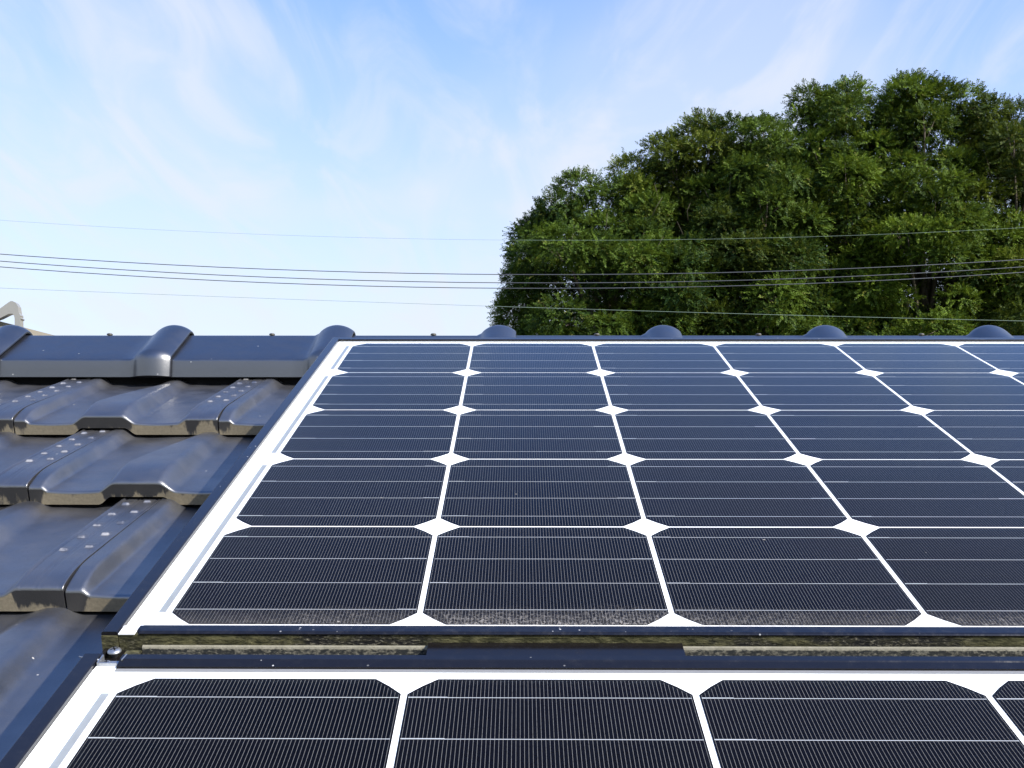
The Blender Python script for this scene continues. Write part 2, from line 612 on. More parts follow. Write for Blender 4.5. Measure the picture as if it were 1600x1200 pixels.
def tile_mesh():
    W = TW - 0.0018
    Lt = TL + 0.035
    xs = np.unique(np.round(np.concatenate([
        np.linspace(0, 0.030, 21), np.linspace(0.030, 0.072, 13), np.linspace(0.072, 0.182, 45),
        np.linspace(0.182, 0.226, 11), np.linspace(0.226, W, 48)]), 5))
    ys = np.unique(np.round(np.concatenate([
        np.array([0.0, 0.0004, 0.0010, 0.0018, 0.003, 0.0045, 0.006]), np.linspace(0.008, Lt, 190)]), 5))
    X, Y = np.meshgrid(xs, ys)
    # the three raised bands; each grows just behind the nose and falls towards the head
    grow = 1.0 - np.clip(1.0 - Y / 0.055, 0, 1) ** 2.0
    tail = np.clip((Y - 0.06) / (TL - 0.06), 0, 1)
    # centre roll: flat-topped at the nose, narrowing to a rounded ridge at the head
    lf = 0.080 + 0.020 * tail
    lt = 0.102 + 0.032 * tail
    rt = 0.152 - 0.012 * tail
    rf = 0.174 - 0.012 * tail
    roll = sstep(lf, lt, X) * (1 - sstep(rt, rf, X))
    h_roll = (0.0112 + 0.0105 * grow) * (1 - 0.62 * tail ** 1.3)
    h_side = (0.0072 + 0.0092 * grow) * (1 - 0.30 * tail)
    right = sstep(0.230, 0.247, X)
    left = 1 - sstep(0.0135 - 0.004 * tail, 0.0235 + 0.006 * tail, X)
    h_left = (0.0046 + 0.0105 * grow) * (1 - 0.25 * tail)
    z = 0.0180 * (1 - Y / TL) - 0.0035 * np.clip(Y / TL, 0, 1) + roll * h_roll + right * h_side + left * h_left
    # shallow dish of the pans
    z -= 0.0012 * np.sin(np.clip((X - 0.024) / 0.056, 0, 1) * math.pi) + 0.0012 * np.sin(np.clip((X - 0.174) / 0.056, 0, 1) * math.pi)
    # ribbed interlock: three shallow grooves and two rows of small cross bars
    on = sstep(0.010, 0.045, Y)
    for gx in (0.2488, 0.2630, 0.2672, 0.2848):
        z -= 0.0011 * np.exp(-((X - gx) / 0.0011) ** 2) * (0.25 + 0.75 * on)
    z -= on * 0.0012 * sstep(0.2475, 0.2495, X)
    bar_glint = np.zeros_like(z)  # mask of the painted highlight on each cross bar's front face
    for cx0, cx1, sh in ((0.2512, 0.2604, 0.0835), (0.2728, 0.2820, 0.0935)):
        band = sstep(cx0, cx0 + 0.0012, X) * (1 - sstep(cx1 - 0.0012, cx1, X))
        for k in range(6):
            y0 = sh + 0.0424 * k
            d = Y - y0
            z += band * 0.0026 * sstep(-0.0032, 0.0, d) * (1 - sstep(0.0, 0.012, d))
            bar_glint = np.maximum(bar_glint, band * sstep(-0.0034, -0.0026, d) * (1 - sstep(-0.0014, -0.0004, d)))
    # rounded front edge
    z -= 0.0030 * (1 - np.sqrt(np.clip(1 - (1 - np.clip(Y / 0.0045, 0, 1)) ** 2, 0, 1)))
    nx, ny = len(xs), len(ys)
    top = np.stack([X, Y, z], 2).reshape(-1, 3)
    f_top = [(j * nx + i, j * nx + i + 1, (j + 1) * nx + i + 1, (j + 1) * nx + i) for j in range(ny - 1) for i in range(nx - 1)]
    # underside of the nose: arched under the centre roll
    arch = sstep(0.0800, 0.0960, xs) * (1 - sstep(0.1560, 0.1730, xs))
    zb = 0.0005 + 0.0098 * arch
    verts = list(map(tuple, top))
    faces = list(f_top)
    mats = [0] * len(f_top)
    stain = [0.5] * len(verts)
    dark = np.clip(arch * 1.2 + sstep(0.238, 0.247, xs) * 0.75 + (1 - sstep(0.012, 0.024, xs)) * 0.75, 0, 1)
    n0 = len(verts)
    rows = 4
    for r in range(rows + 1):
        t = r / rows
        for i in range(nx):
            zz = top[i][2] * (1 - t) + zb[i] * t
            verts.append((xs[i], 0.0000 + 0.0012 * math.sin(t * math.pi / 2 * 0.0) + 0.0010 * t, zz))
            stain.append(float(np.clip(0.35 + 0.55 * t - 0.8 * dark[i] + 0.2, 0, 1)))
    for r in range(rows):
        for i in range(nx - 1):
            a = n0 + r * nx + i
            faces.append((a + nx, a + nx + 1, a + 1, a))
            mats.append(1)
    nb = n0 + rows * nx
    n1 = len(verts)
    for i in range(nx):
        verts.append((xs[i], Lt, -0.022))
        stain.append(0.5)
    for i in range(nx - 1):
        faces.append((n1 + i, n1 + i + 1, nb + i + 1, nb + i))
        mats.append(0)
        faces.append((n1 + i + 1, n1 + i, (ny - 1) * nx + i, (ny - 1) * nx + i + 1))
        mats.append(0)
    # sides
    for i, flip in ((0, False), (nx - 1, True)):
        loop = [j * nx + i for j in range(ny)] + [n1 + i] + [n0 + r * nx + i for r in range(rows, -1, -1)]
        faces.append(tuple(loop if not flip else loop[::-1]))
        mats.append(0)
    me = new_mesh('roof_tile', verts, faces)
    sm = [True] * len(f_top) + [False] * (len(faces) - len(f_top))
    me.polygons.foreach_set('use_smooth', sm)
    me.polygons.foreach_set('material_index', mats)
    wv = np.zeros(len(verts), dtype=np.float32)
    wv[:nx * ny] = bar_glint.ravel()
    me.attributes.new('bar_glint', 'FLOAT', 'POINT').data.foreach_set('value', wv)
    at = me.attributes.new('stain', 'FLOAT', 'POINT')
    at.data.foreach_set('value', stain)
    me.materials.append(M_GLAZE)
    me.materials.append(M_LIP)
    return me


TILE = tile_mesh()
ROW_NAME = ['in the course directly under the ridge', 'in the second course below the ridge',
            'in the third course below the ridge', 'in the lowest visible course']
tile_labels = {
    (0, 0): 'dark glazed roof tile wholly in view between two ribbed joints under the ridge',
    (0, 1): 'dark glazed roof tile directly under the ridge, cut off by the left photo edge',
    (0, -1): 'dark glazed roof tile directly under the ridge, running in beneath the upper solar panel',
    (1, 0): 'dark glazed roof tile with arched nose in second course, beside the upper panel frame',
    (1, 1): 'dark ribbed roof tile in second course below the ridge, cut by the left photo edge',
    (2, 0): 'dark ribbed roof tile in third course at left photo edge, nose stained buff',
    (2, -1): 'dark roof tile in third course below ridge, mostly in the shadow of the panel frame',
    (3, 0): 'dark broad roof tile at the bottom left corner, lowest course, beside the lower panel',
}
J0 = {0: -0.2070, 1: -0.3561, 2: -0.2010, 3: -0.3480}     # joint position nearest the panel, per course
for row in range(6):
    base = J0.get(row, J0[row % 2 + 2] if row > 3 else 0)
    for k in range(-2 if row % 2 else -1, 5):
        x = base - TW * (k + 0) - (0 if True else 0)
        # k counts to the left; tile spans x .. x + TW
        if x > 0.26 or x + TW < -1.50:
            continue
        yv = LIP0 - TL * row
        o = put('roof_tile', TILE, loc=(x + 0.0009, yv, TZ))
        lab = None
        if row == 0:
            lab = tile_labels.get((0, {-1: None, 0: -1, 1: 0, 2: 1}.get(k)))
        elif row == 1:
            lab = tile_labels.get((1, {0: 0, 1: 1}.get(k)))
        elif row == 2:
            lab = tile_labels.get((2, {0: -1, 1: 0}.get(k)))
        elif row == 3:
            lab = tile_labels.get((3, {0: 0}.get(k)))
        if lab is None:
            lab = 'dark glazed roof tile hidden under a panel or beyond the photo edge'
        tag(o, lab, 'roof tile', 'dark roof tiles laid in staggered courses')


# ------------------------------------------------------------------ ridge capping
def ridge_profile():
    """points (d, h) with outward normals; d level across the ridge from the apex, h above the foot"""
    pts = []

    def arc(c, r, a0, a1, n):
        for i in range(n + 1):
            a = a0 + (a1 - a0) * i / n
            pts.append((c[0] + r * math.cos(a), c[1] + r * math.sin(a), math.cos(a), math.sin(a)))
    W_, s, H_ = 0.105, 0.030, 0.062
    th = math.atan2(H_, W_)                       # flank slope
    nf = math.pi / 2 + th                         # normal angle of the front flank
    # foot
    pts.append((-W_, 0.0, -1, 0))
    pts.append((-W_, 0.012, -1, 0))
    r = 0.006
    t = r * math.tan((nf - math.pi) / 2 * -1)
    arc((-W_ + r, s - t), r, math.pi, nf, 5)
    r2 = 0.022
    ct = s + H_ - r2 / math.cos(th)
    for k in (0.25, 0.5, 0.75):
        p0 = pts[-1]
        p1 = (r2 * math.cos(nf), ct + r2 * math.sin(nf))
        pts.append((p0[0] + (p1[0] - p0[0]) * k, p0[1] + (p1[1] - p0[1]) * k, math.cos(nf), math.sin(nf)))
    arc((0, ct), r2, nf, math.pi / 2, 6)
    half = pts[:]
    for p in half[-2::-1]:
        pts.append((-p[0], p[1], -p[2], p[3]))
    return pts


RP = ridge_profile()


def to_roof(d, h):
    """(d, h) of the ridge -> roof (v, z) relative to the ridge foot"""
    d = d + 0.105
    return d * HZV[0] + h * UPV[0], d * HZV[1] + h * UPV[1]


def ridge_mesh():
    xe = 0.0290                                  # collar end, measured from the collar's crown
    x_left = xe - TW - 0.030
    xs = [x_left, x_left + 0.01, -0.15, -0.06, -0.040] + list(np.linspace(-0.032, xe, 26))
    def off(x):
        if x < -0.032:
            return 0.0
        if x <= -0.001:
            return 0.0188 * max(0.0, 1 - ((x + 0.001) / 0.033) ** 2) ** 0.72
        return 0.0188 * max(0.0, 1 - ((x + 0.001) / 0.036) ** 2) ** 0.72
    g = Geo()
    n = len(RP)
    vs = []
    for x in xs:
        o = off(x)
        for d, h, nd, nh in RP:
            q = to_roof(d + nd * o, h + nh * o)
            vs.append((x, q[0], q[1]))
    fs = [(i * n + k, (i + 1) * n + k, (i + 1) * n + k + 1, i * n + k + 1) for i in range(len(xs) - 1) for k in range(n - 1)]
    g.add(vs, fs, True)
    # thickness at the open end: rim, then the inner skin running back under the collar
    oe = off(xe)
    rims = [(xe, oe), (xe + 0.0008, oe - 0.0015), (xe + 0.0008, 0.0042), (xe, 0.0034), (xe - 0.030, 0.0030), (xe - 0.034, -0.012)]
    vs = []
    for x, o in rims:
        for d, h, nd, nh in RP:
            q = to_roof(d + nd * o, h + nh * o)
            vs.append((x, q[0], q[1]))
    fs = [(i * n + k, (i + 1) * n + k, (i + 1) * n + k + 1, i * n + k + 1) for i in range(len(rims) - 1) for k in range(n - 1)]
    g.add(vs, fs, False)
    # underside edge of the skirt
    vs, fs = [], []
    for i, x in enumerate(xs):
        o = off(x)
        for d, h, nd, nh in (RP[0], RP[0]):
            pass
        a = to_roof(RP[0][0] - o, 0.0)
        b = to_roof(RP[0][0] + 0.012, 0.0)
        vs += [(x, a[0], a[1]), (x, b[0], b[1])]
    for i in range(len(xs) - 1):
        fs.append((2 * i, 2 * i + 1, 2 * i + 3, 2 * i + 2))
    g.add(vs, fs, False)
    return g.mesh('ridge_tile', [M_RIDGE])


RIDGE = ridge_mesh()
g = Geo()
q = to_roof(0.0, 0.0917)
g.lathe([(0.0030, -0.006), (0.0030, 0.0030), (0.0052, 0.0036), (0.0052, 0.0052), (0.0036, 0.0066), (0.0012, 0.0070)], (0, 0, 0), 14)
SCREW = g.mesh('screw', [simple('weathered_screw', (0.10, 0.095, 0.08), 0.5, 0.4, 0.3, 900.0)])
side = {-1: 'at the left edge of the photo', 0: 'left of the panel, its bright collar lit by the sun',
        1: 'partly covered by the upper left corner of the solar panel'}
ridge_at = [-0.6885, -0.3962, -0.1050, 0.1838, 0.4757, 0.7637, 1.0531]
ridge_lab = {0: 'dark ridge tile whose collar is cut by the left photo edge, beside the beige roof',
             1: 'dark ridge tile with sunlit collar standing clear between left edge and solar panel',
             2: 'dark ridge tile whose collar stands just behind the upper left panel corner',
             3: 'dark ridge tile peeking over the panel, its collar left of the lowest tree branches',
             4: 'dark ridge tile peeking over the panel, leftmost collar wholly in front of the trees',
             5: 'dark ridge tile peeking over the panel, middle collar of those in front of the trees',
             6: 'dark ridge tile peeking over the panel, collar nearest the right photo edge'}
xs_r = [(-0.6885 - 0.2915 * 2, None), (-0.6885 - 0.2915, None)] + [(x, i) for i, x in enumerate(ridge_at)] + \
       [(1.0531 + 0.2905, None), (1.0531 + 0.581, None), (1.0531 + 0.8715, None)]
for x, i in xs_r:
    o = put('ridge_tile', RIDGE, loc=(x, RV, RZ))
    tag(o, ridge_lab.get(i, 'dark ridge tile beyond the edge of the photo'), 'ridge tile', 'ridge tiles along the roof crest')
    s = put('screw', SCREW, o, (-0.118, q[0] - 0.0058 * UPV[0], q[1] - 0.0058 * UPV[1]))
    s.rotation_euler = (-PITCH, 0, 0)
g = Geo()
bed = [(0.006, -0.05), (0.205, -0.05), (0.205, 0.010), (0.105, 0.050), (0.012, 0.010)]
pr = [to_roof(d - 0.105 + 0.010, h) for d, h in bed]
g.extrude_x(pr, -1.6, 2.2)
o = put('ridge_bedding', g.mesh('ridge_bedding', [M_BLACK]), loc=(0, RV, RZ))
tag(o, 'black bedding mortar filling the dark gap under the ridge tiles', 'ridge mortar')


# ------------------------------------------------------------------ solar panels
NCOL, NROW = 10, 5


def cell_mesh():
    a, b, c = CX / 2, CY / 2, 0.0155
    corner = []
    pts = []
    for sx, sy in ((1, 1), (-1, 1), (-1, -1), (1, -1)):
        p0 = (sx * a, sy * (b - c))
        p1 = (sx * (a - c), sy * b)
        mid = ((p0[0] + p1[0]) / 2 + sx * 0.0004, (p0[1] + p1[1]) / 2 + sy * 0.0004)
        seq = [p0, mid, p1]
        if sx * sy < 0:
            seq = seq[::-1]
        pts += seq
    n = len(pts)
    vs = [(x, y, 0.0) for x, y in pts] + [(x, y, -0.0002) for x, y in pts]
    fs = [tuple(range(n)), tuple(range(2 * n - 1, n - 1, -1))] + [(i, n + i, n + (i + 1) % n, (i + 1) % n) for i in range(n)]
    me = new_mesh('solar_cell', vs, fs)
    me.materials.append(M_CELL)
    return me


CELL = cell_mesh()
XL, XR = -0.0310, NCOL * CP + 0.0310
LEN = 0.8258


def bars(y_top, y_bot, corner_top, corner_bot):
    """frame pieces in roof coordinates: left, right, top, bottom body, bottom lip"""
    out = {}
    zt, zb, b = 0.0020, -0.038, 0.0010
    g = Geo()
    g.extrude_y([(XL, zb), (XL + 0.0098, zb), (XL + 0.0098, 0.0012), (XL + 0.0090, zt), (XL + b, zt), (XL, zt - b)], y_bot + 0.0003, y_top)
    out['left'] = g
    g = Geo()
    g.extrude_y([(XR - 0.0098, zb), (XR, zb), (XR, zt - b), (XR - b, zt), (XR - 0.0090, zt), (XR - 0.0098, 0.0012)], y_bot + 0.0003, y_top)
    out['right'] = g
    return out


def solar_panel(y_top, label, dirty, upper):
    y_bot = y_top - LEN
    root = bpy.data.objects.new('solar_panel', None)
    col.objects.link(root)
    o3 = Vector((XL, y_bot, -0.038))
    root.matrix_world = M @ Matrix.Translation(o3)
    tag(root, label, 'solar panel', 'solar panels mounted on the tiled roof')
    off = -o3

    def part(name, me, loc=(0, 0, 0), parent=None):
        return put(name, me, parent or root, Vector(loc) + (off if parent is None else Vector((0, 0, 0))))
    ztop = 0.0020
    # frame
    sides = bars(y_top, y_bot, 0, 0)
    part('frame_bar', sides['left'].mesh('frame_bar', [M_ANOD]))
    part('frame_bar', sides['right'].mesh('frame_bar', [M_ANOD]))
    x0, x1 = XL + 0.0101, XR - 0.0101
    xt = -0.0085 if upper else -0.0080
    g = Geo()
    t = y_top
    if upper:
        g.extrude_x([(t - 0.0120, -0.038), (t, -0.038), (t, 0.0012), (t - 0.0008, ztop), (t - 0.0112, ztop), (t - 0.0120, 0.0012)], x0, x1)
    else:
        # broad flat top, then a second slope down to the glass
        g.extrude_x([(t - 0.0118, -0.038), (t, -0.038), (t, 0.0012), (t - 0.0008, ztop), (t - 0.0058, ztop), (t - 0.0066, 0.0014),
                     (t - 0.0118, 0.0004)], xt, x1)
        g.box(x0, xt - 0.0002, t - 0.0116, t, -0.038, -0.0036)
    part('frame_bar', g.mesh('frame_bar', [M_ANOD]))
    g = Geo()
    g.box(x0, x1, y_bot + 0.0004, y_bot + 0.0098, -0.038, 0.0001)
    if upper:
        g.box(XL, XL + 0.0098, y_bot - 0.0004, y_bot + 0.0002, -0.038, -0.0006)
    part('frame_bar', g.mesh('frame_bar', [M_MOSS]))
    g = Geo()
    yb = y_bot
    prof = [(yb, 0.0002), (yb + 0.0099, 0.0002), (yb + 0.0099, 0.0013), (yb + 0.0092, 0.0017), (yb + 0.0020, 0.0017), (yb + 0.0006, 0.0013), (yb, 0.0008)]
    g.extrude_x(prof, xt + 0.0002, x1)
    # cut back, rounded start of the lip
    g.extrude_x([(yb + 0.0030, 0.0002), (yb + 0.0099, 0.0002), (yb + 0.0097, 0.0012), (yb + 0.0050, 0.0013)], xt - 0.0020, xt + 0.0001)
    part('bottom_lip', g.mesh('bottom_lip', [M_ANOD_DIRTY]))
    # laminate
    gx0, gx1 = XL + 0.0100, XR - 0.0100
    gy1 = y_top - (0.0122 if upper else 0.0121)
    gy0 = y_bot + 0.0102
    g = Geo()
    g.box(gx0, gx1, gy0, gy1, -0.0040, -0.0011)
    if upper:
        g.box(-0.0206, xt - 0.0024, y_bot - 0.0003, gy0 - 0.0001, 0.0002, 0.0008)      # white corner left open by the lip
    else:
        g.box(-0.0206, xt - 0.0003, gy1 + 0.0002, y_top - 0.0062, -0.0034, -0.0009)
    part('backsheet', g.mesh('backsheet', [M_WHITE]))
    g = Geo()
    n4 = [(gx0, gy0, 0), (gx1, gy0, 0), (gx1, gy1, 0), (gx0, gy1, 0)]
    g.add([(x, y, 0.0) for x, y, z in n4] + [(x, y, -0.0020) for x, y, z in n4], [(0, 1, 2, 3)])
    glass = put('front_glass', g.mesh('front_glass', [make_glass(gy0, dirty)]), root, off)
    if not upper:
        g = Geo()
        g.box(xt, x1, gy1 - 0.0030, gy1 - 0.0002, -0.0010, -0.0006)
        part('edge_seal', g.mesh('edge_seal', [M_GREYSEAL]))
    # cells and ribbons
    c_top = y_top - 0.0232 if upper else y_top - 0.0212
    for r in range(NROW):
        for c in range(NCOL):
            part('solar_cell', CELL, (CP * (c + 0.5), c_top - CPY * (r + 0.5), -0.0008))
        for k in range(4):
            yy = c_top - CPY * (r + 0.5) + CY * (0.375 - 0.25 * k)
            g = Geo()
            xa = -0.0030
            rng = random.Random(r * 10 + k)
            for c in range(NCOL):
                xc = CP * c + CP / 2
                # soldered ribbon on the cell, with the thicker bare lead at one end, and the thin link across the gap
                g.box(xc - CX / 2 + 0.0010, xc + CX / 2 - 0.0010, -0.00027, 0.00027, 0, 0.0001)
                lead = 0.012 + 0.012 * rng.random()
                if (r + k) % 2 == 0 or r < 2:
                    g.box(xc - CX / 2 + 0.0008, xc - CX / 2 + 0.0008 + lead, -0.00042, 0.00042, 0.0001, 0.0003)
                else:
                    g.box(xc + CX / 2 - 0.0008 - lead, xc + CX / 2 - 0.0008, -0.00042, 0.00042, 0.0001, 0.0003)
            me = g.mesh('busbar', [M_BUSBAR])
            part('busbar', me, (0, yy, -0.0007))
    # wide ribbons that join the strings along the left edge
    for ra, rb in ((0, 0), (1, 2), (3, 4)):
        g = Geo()
        ya = c_top - CPY * ra - 0.0170
        yb2 = c_top - CPY * (rb + 1) + 0.0170
        g.box(-0.0066, -0.0022, yb2, ya, 0, 0.0003)
        part('string_ribbon', g.mesh('string_ribbon', [M_RIBBON]), (0, 0, -0.00095))
        for r in range(ra, rb + 1):
            for k in range(4):
                pass
    return root


Y_UP, Y_LOW = 0.0240, -0.8280
solar_panel(Y_UP, 'upper solar panel with dirty lower edge, reaching up to the ridge', True, True)
solar_panel(Y_LOW, 'lower solar panel with clean top edge, cut off by the bottom of the photo', False, False)

# mounting rail in the gap between the panels, its upper edge crusted
yf = Y_UP - LEN
g = Geo()
pr = [(yf - 0.0008, -0.060), (yf - 0.0008, -0.0062), (yf - 0.0016, -0.0060), (yf - 0.0024, -0.0065), (yf - 0.0029, -0.0076),
      (yf - 0.0032, -0.0124), (yf - 0.0060, -0.0132), (yf - 0.0220, -0.0145), (yf - 0.0220, -0.060)]
rail_o = (-0.006, yf, 0)
g.extrude_x([(a - yf, b) for a, b in pr], 0.0, XR + 0.006)
rail = put('mounting_rail', g.mesh('mounting_rail', [M_LEDGE]), loc=rail_o)
tag(rail, 'long lichen crusted rail lying in the gap between the two solar panels', 'mounting rail')
g = Geo()
pr = [(-0.0256, -0.0110), (-0.0006, -0.0110), (-0.0006, -0.0046), (-0.0012, -0.0040), (-0.0246, -0.0044), (-0.0256, -0.0050)]
g.extrude_x(pr, 0.0, 0.1520)
o = put('joint_cover', g.mesh('joint_cover', [M_ANOD]), loc=(0.1658, yf, 0))
tag(o, 'smooth navy cover plate over a short stretch of the rail between panels', 'cover plate')

# clamp with two screws at the left end of the gap
clamp = bpy.data.objects.new('end_clamp', None)
col.objects.link(clamp)
clamp.matrix_world = M @ Matrix.Translation((-0.0205, -0.8150, -0.012))
tag(clamp, 'small steel end clamp with two screws at the left corner between panels', 'clamp')
off = Vector((0.0205, 0.8150, 0.012))


def cpart(name, g, mat):
    return put(name, g.mesh(name, [mat]), clamp, off)


g = Geo()
g.box(-0.0295, -0.0080, -0.8190, -0.8028, -0.0125, -0.0098, bev=0.0008)
g.box(-0.0290, -0.0260, -0.8182, -0.8040, -0.0097, -0.0080)
cpart('base_plate', g, M_ANOD)
g = Geo()
g.box(-0.0145, -0.0060, -0.8125, -0.8060, -0.0096, -0.0074, bev=0.0008)
cpart('tab', g, M_MOSS)


def screw(c, r, h, slot):
    g = Geo()
    g.lathe([(r * 0.45, -0.005), (r * 0.45, 0.0), (r, 0.0002), (r, h * 0.25), (r * 0.92, h * 0.55), (r * 0.72, h * 0.85), (r * 0.4, h), (r * 0.1, h * 1.02)], (0, 0, 0), 28)
    s = put('screw', g.mesh('screw', [M_STEEL]), clamp, off + Vector(c))
    g = Geo()
    for a, b in ((r * 0.52, r * 0.11), (r * 0.11, r * 0.52)):
        g.box(-a, a, -b, b, h * 0.93, h * 1.04)
    rc = put('cross_recess', g.mesh('cross_recess', [M_BLACK]), s)
    rc.rotation_euler = (0, 0, slot)


screw((-0.0207, -0.8098, -0.0070), 0.0041, 0.0022, 0.5)
g = Geo()
# steel channel clip standing on the lower panel's corner
g.box(-0.0190, -0.0086, -0.8375, -0.8366, -0.0030, 0.0012)
g.box(-0.0190, -0.0086, -0.8365, -0.8290, -0.0030, -0.0022)
g.box(-0.0200, -0.0191, -0.8375, -0.8285, -0.0030, 0.0016)
g.add([(-0.0092, -0.8350, -0.0022), (-0.0092, -0.8285, -0.0022), (-0.0062, -0.8285, 0.0022), (-0.0068, -0.8350, 0.0022),
       (-0.0085, -0.8350, -0.0024), (-0.0085, -0.8285, -0.0024), (-0.0055, -0.8285, 0.0020), (-0.0061, -0.8350, 0.0020)],
      [(0, 1, 2, 3), (7, 6, 5, 4), (0, 3, 7, 4), (1, 5, 6, 2), (3, 2, 6, 7), (0, 4, 5, 1)])
cpart('clip', g, M_STEEL)
screw((-0.0165, -0.8325, -0.0021), 0.0026, 0.0016, 0.2)
g = Geo()
g.tube([(-0.0330, -0.8298, 0.0012), (-0.0320, -0.8303, 0.0010), (-0.0240, -0.8314, 0.0012), (-0.0192, -0.8335, 0.0000)], [0.0004, 0.0004, 0.0005, 0.0009], 8)
cpart('spring_wire', g, M_STEEL)

# ------------------------------------------------------------------ neighbouring roof at the far left
NY = 9.0
ap = at_dist(-62, 486, NY)
rt = at_dist(74, 521, NY)
slope = (ap.z - rt.z) / (rt.x - ap.x)
hw = 3.2
nb = bpy.data.objects.new('neighbouring_house', None)
col.objects.link(nb)
nb.location = (ap.x, ap.y, 0)
tag(nb, 'neighbouring house with a beige roof edge rising above the ridge at far left', 'house')
M_BEIGE = simple('beige_roofing', (0.30, 0.265, 0.20), 0.6, 0, 0.12, 8.0)
g = Geo()
g.extrude_y([(-hw, ap.z - slope * hw), (0, ap.z), (hw, ap.z - slope * hw), (hw, ap.z - slope * hw - 0.12), (0, ap.z - 0.12), (-hw, ap.z - slope * hw - 0.12)], 0.0, 6.0)
put('roof', g.mesh('roof', [M_BEIGE]), nb)
g = Geo()
g.extrude_y([(-hw + 0.4, 0), (hw - 0.4, 0), (hw - 0.4, ap.z - slope * (hw - 0.4) - 0.14), (0, ap.z - 0.14), (-hw + 0.4, ap.z - slope * (hw - 0.4) - 0.14)], 0.3, 5.7)
put('wall', g.mesh('wall', [simple('pale_wall', (0.5, 0.46, 0.4), 0.9)]), nb)
# curled bracket on that roof edge
px = 1.0 / 1678.148 * NY
outer = [(-40, 505), (0, 485), (15, 474), (19, 471.5), (22, 471.5), (27, 474), (30.5, 480), (32, 490), (34.5, 494), (33.5, 496), (36.5, 499), (34, 501), (34.5, 514),
         (25.5, 514), (25.3, 498), (24, 493), (22, 491), (16, 491.5), (9, 495), (3, 498), (-6, 501), (-40, 520)]
pts = [at_dist(x, y, NY - 0.05) for x, y in outer]
o0 = Vector((sum(p.x for p in pts) / len(pts), NY - 0.05 + CAM_W.translation.y, min(p.z for p in pts)))
g = Geo()
n = len(pts)
import itertools
vs = [(p.x - o0.x, -0.03, p.z - o0.z) for p in pts] + [(p.x - o0.x, 0.03, p.z - o0.z) for p in pts]
half = n // 2
fs = []
# split the C-shaped outline into a strip of quads between its outer and inner run
oi = list(range(0, 13))
ii = list(range(n - 1, 12, -1))
m_ = max(len(oi), len(ii))
A = [oi[min(len(oi) - 1, round(i * (len(oi) - 1) / (m_ - 1)))] for i in range(m_)]
B = [ii[min(len(ii) - 1, round(i * (len(ii) - 1) / (m_ - 1)))] for i in range(m_)]
for i in range(m_ - 1):
    f = []
    for j in (A[i], B[i], B[i + 1], A[i + 1]):
        if j not in f:
            f.append(j)
    if len(f) >= 3:
        fs.append(tuple(f))
        fs.append(tuple(n + j for j in f[::-1]))
for i in range(n):
    fs.append((i, (i + 1) % n, n + (i + 1) % n, n + i))
g.add(vs, fs)
hk = put('roof_bracket', g.mesh('roof_bracket', [simple('pale_metal', (0.30, 0.29, 0.26), 0.35, 0.3, 0.1, 12.0)]), roof=False, loc=o0)
tag(hk, 'curled pale metal bracket standing on the beige roof edge at far left', 'bracket')


# ------------------------------------------------------------------ overhead wires
M_WIRE = simple('weathered_cable', (0.07, 0.075, 0.085), 0.5, 0.2, 0.2, 3.0)
M_WIRE_G = simple('pale_green_cable', (0.20, 0.27, 0.22), 0.5, 0.0, 0.2, 3.0)
WY = 13.0
wires = [((0, 344), (900, 375.5), (1600, 355.7), 0.0015, M_WIRE_G, 'thin pale green overhead wire, highest of the five'),
         ((0, 397), (800, 429), (1600, 405.5), 0.0052, M_WIRE, 'dark overhead cable, upper one of the close set of three'),
         ((0, 408), (800, 442), (1600, 417), 0.0052, M_WIRE, 'dark overhead cable, middle one of the close set of three'),
         ((0, 417), (800, 450.5), (1600, 425.5), 0.0052, M_WIRE, 'dark overhead cable, lower one of the close set of three'),
         ((0, 450), (786, 479), (1600, 501.6), 0.0024, M_WIRE_G, 'thin pale overhead wire, lowest, sloping down to the right')]
XA, XB = -1500, 3100
ends = {0: [], 1: []}
for wi, (a, b, c, r, mat, lab) in enumerate(wires):
    wy = WY + (0.0, 0.6, 0.6, 0.6, 1.4)[wi]
    co = np.polyfit([a[0], b[0], c[0]], [a[1], b[1], c[1]], 2)
    pts = [at_dist(x, float(np.polyval(co, x)), wy) for x in np.linspace(XA, XB, 61)]
    g = Geo()
    c0 = pts[30]
    g.tube([p - c0 for p in pts], r, 6)
    o = put('overhead_wire', g.mesh('overhead_wire', [mat]), roof=False, loc=c0)
    tag(o, lab, 'wire', 'overhead wires crossing the sky and trees')
    ends[0].append(pts[0])
    ends[1].append(pts[-1])
M_CONC = simple('pole_concrete', (0.36, 0.35, 0.33), 0.9, 0, 0.1, 6.0)
for e, lab in ((0, 'concrete utility pole beyond the left photo edge carrying the wires'), (1, 'concrete utility pole beyond the right photo edge carrying the wires')):
    top = max(p.z for p in ends[e]) + 0.4
    x, y = ends[e][0].x, WY + 0.7 + CAM_W.translation.y
    p = bpy.data.objects.new('utility_pole', None)
    col.objects.link(p)
    p.location = (x, y, 0)
    tag(p, lab, 'utility pole', 'utility poles')
    g = Geo()
    g.lathe([(0.17, 0), (0.10, top)], (0, 0, 0), 20)
    put('shaft', g.mesh('shaft', [M_CONC]), p)
    g = Geo()
    for q3 in ends[e]:
        g.box(-0.05, 0.05, min(0, q3.y - y) - 0.1, max(0, q3.y - y) + 0.1, q3.z - 0.09, q3.z - 0.01)
    put('cross_arm', g.mesh('cross_arm', [M_STEEL]), p)


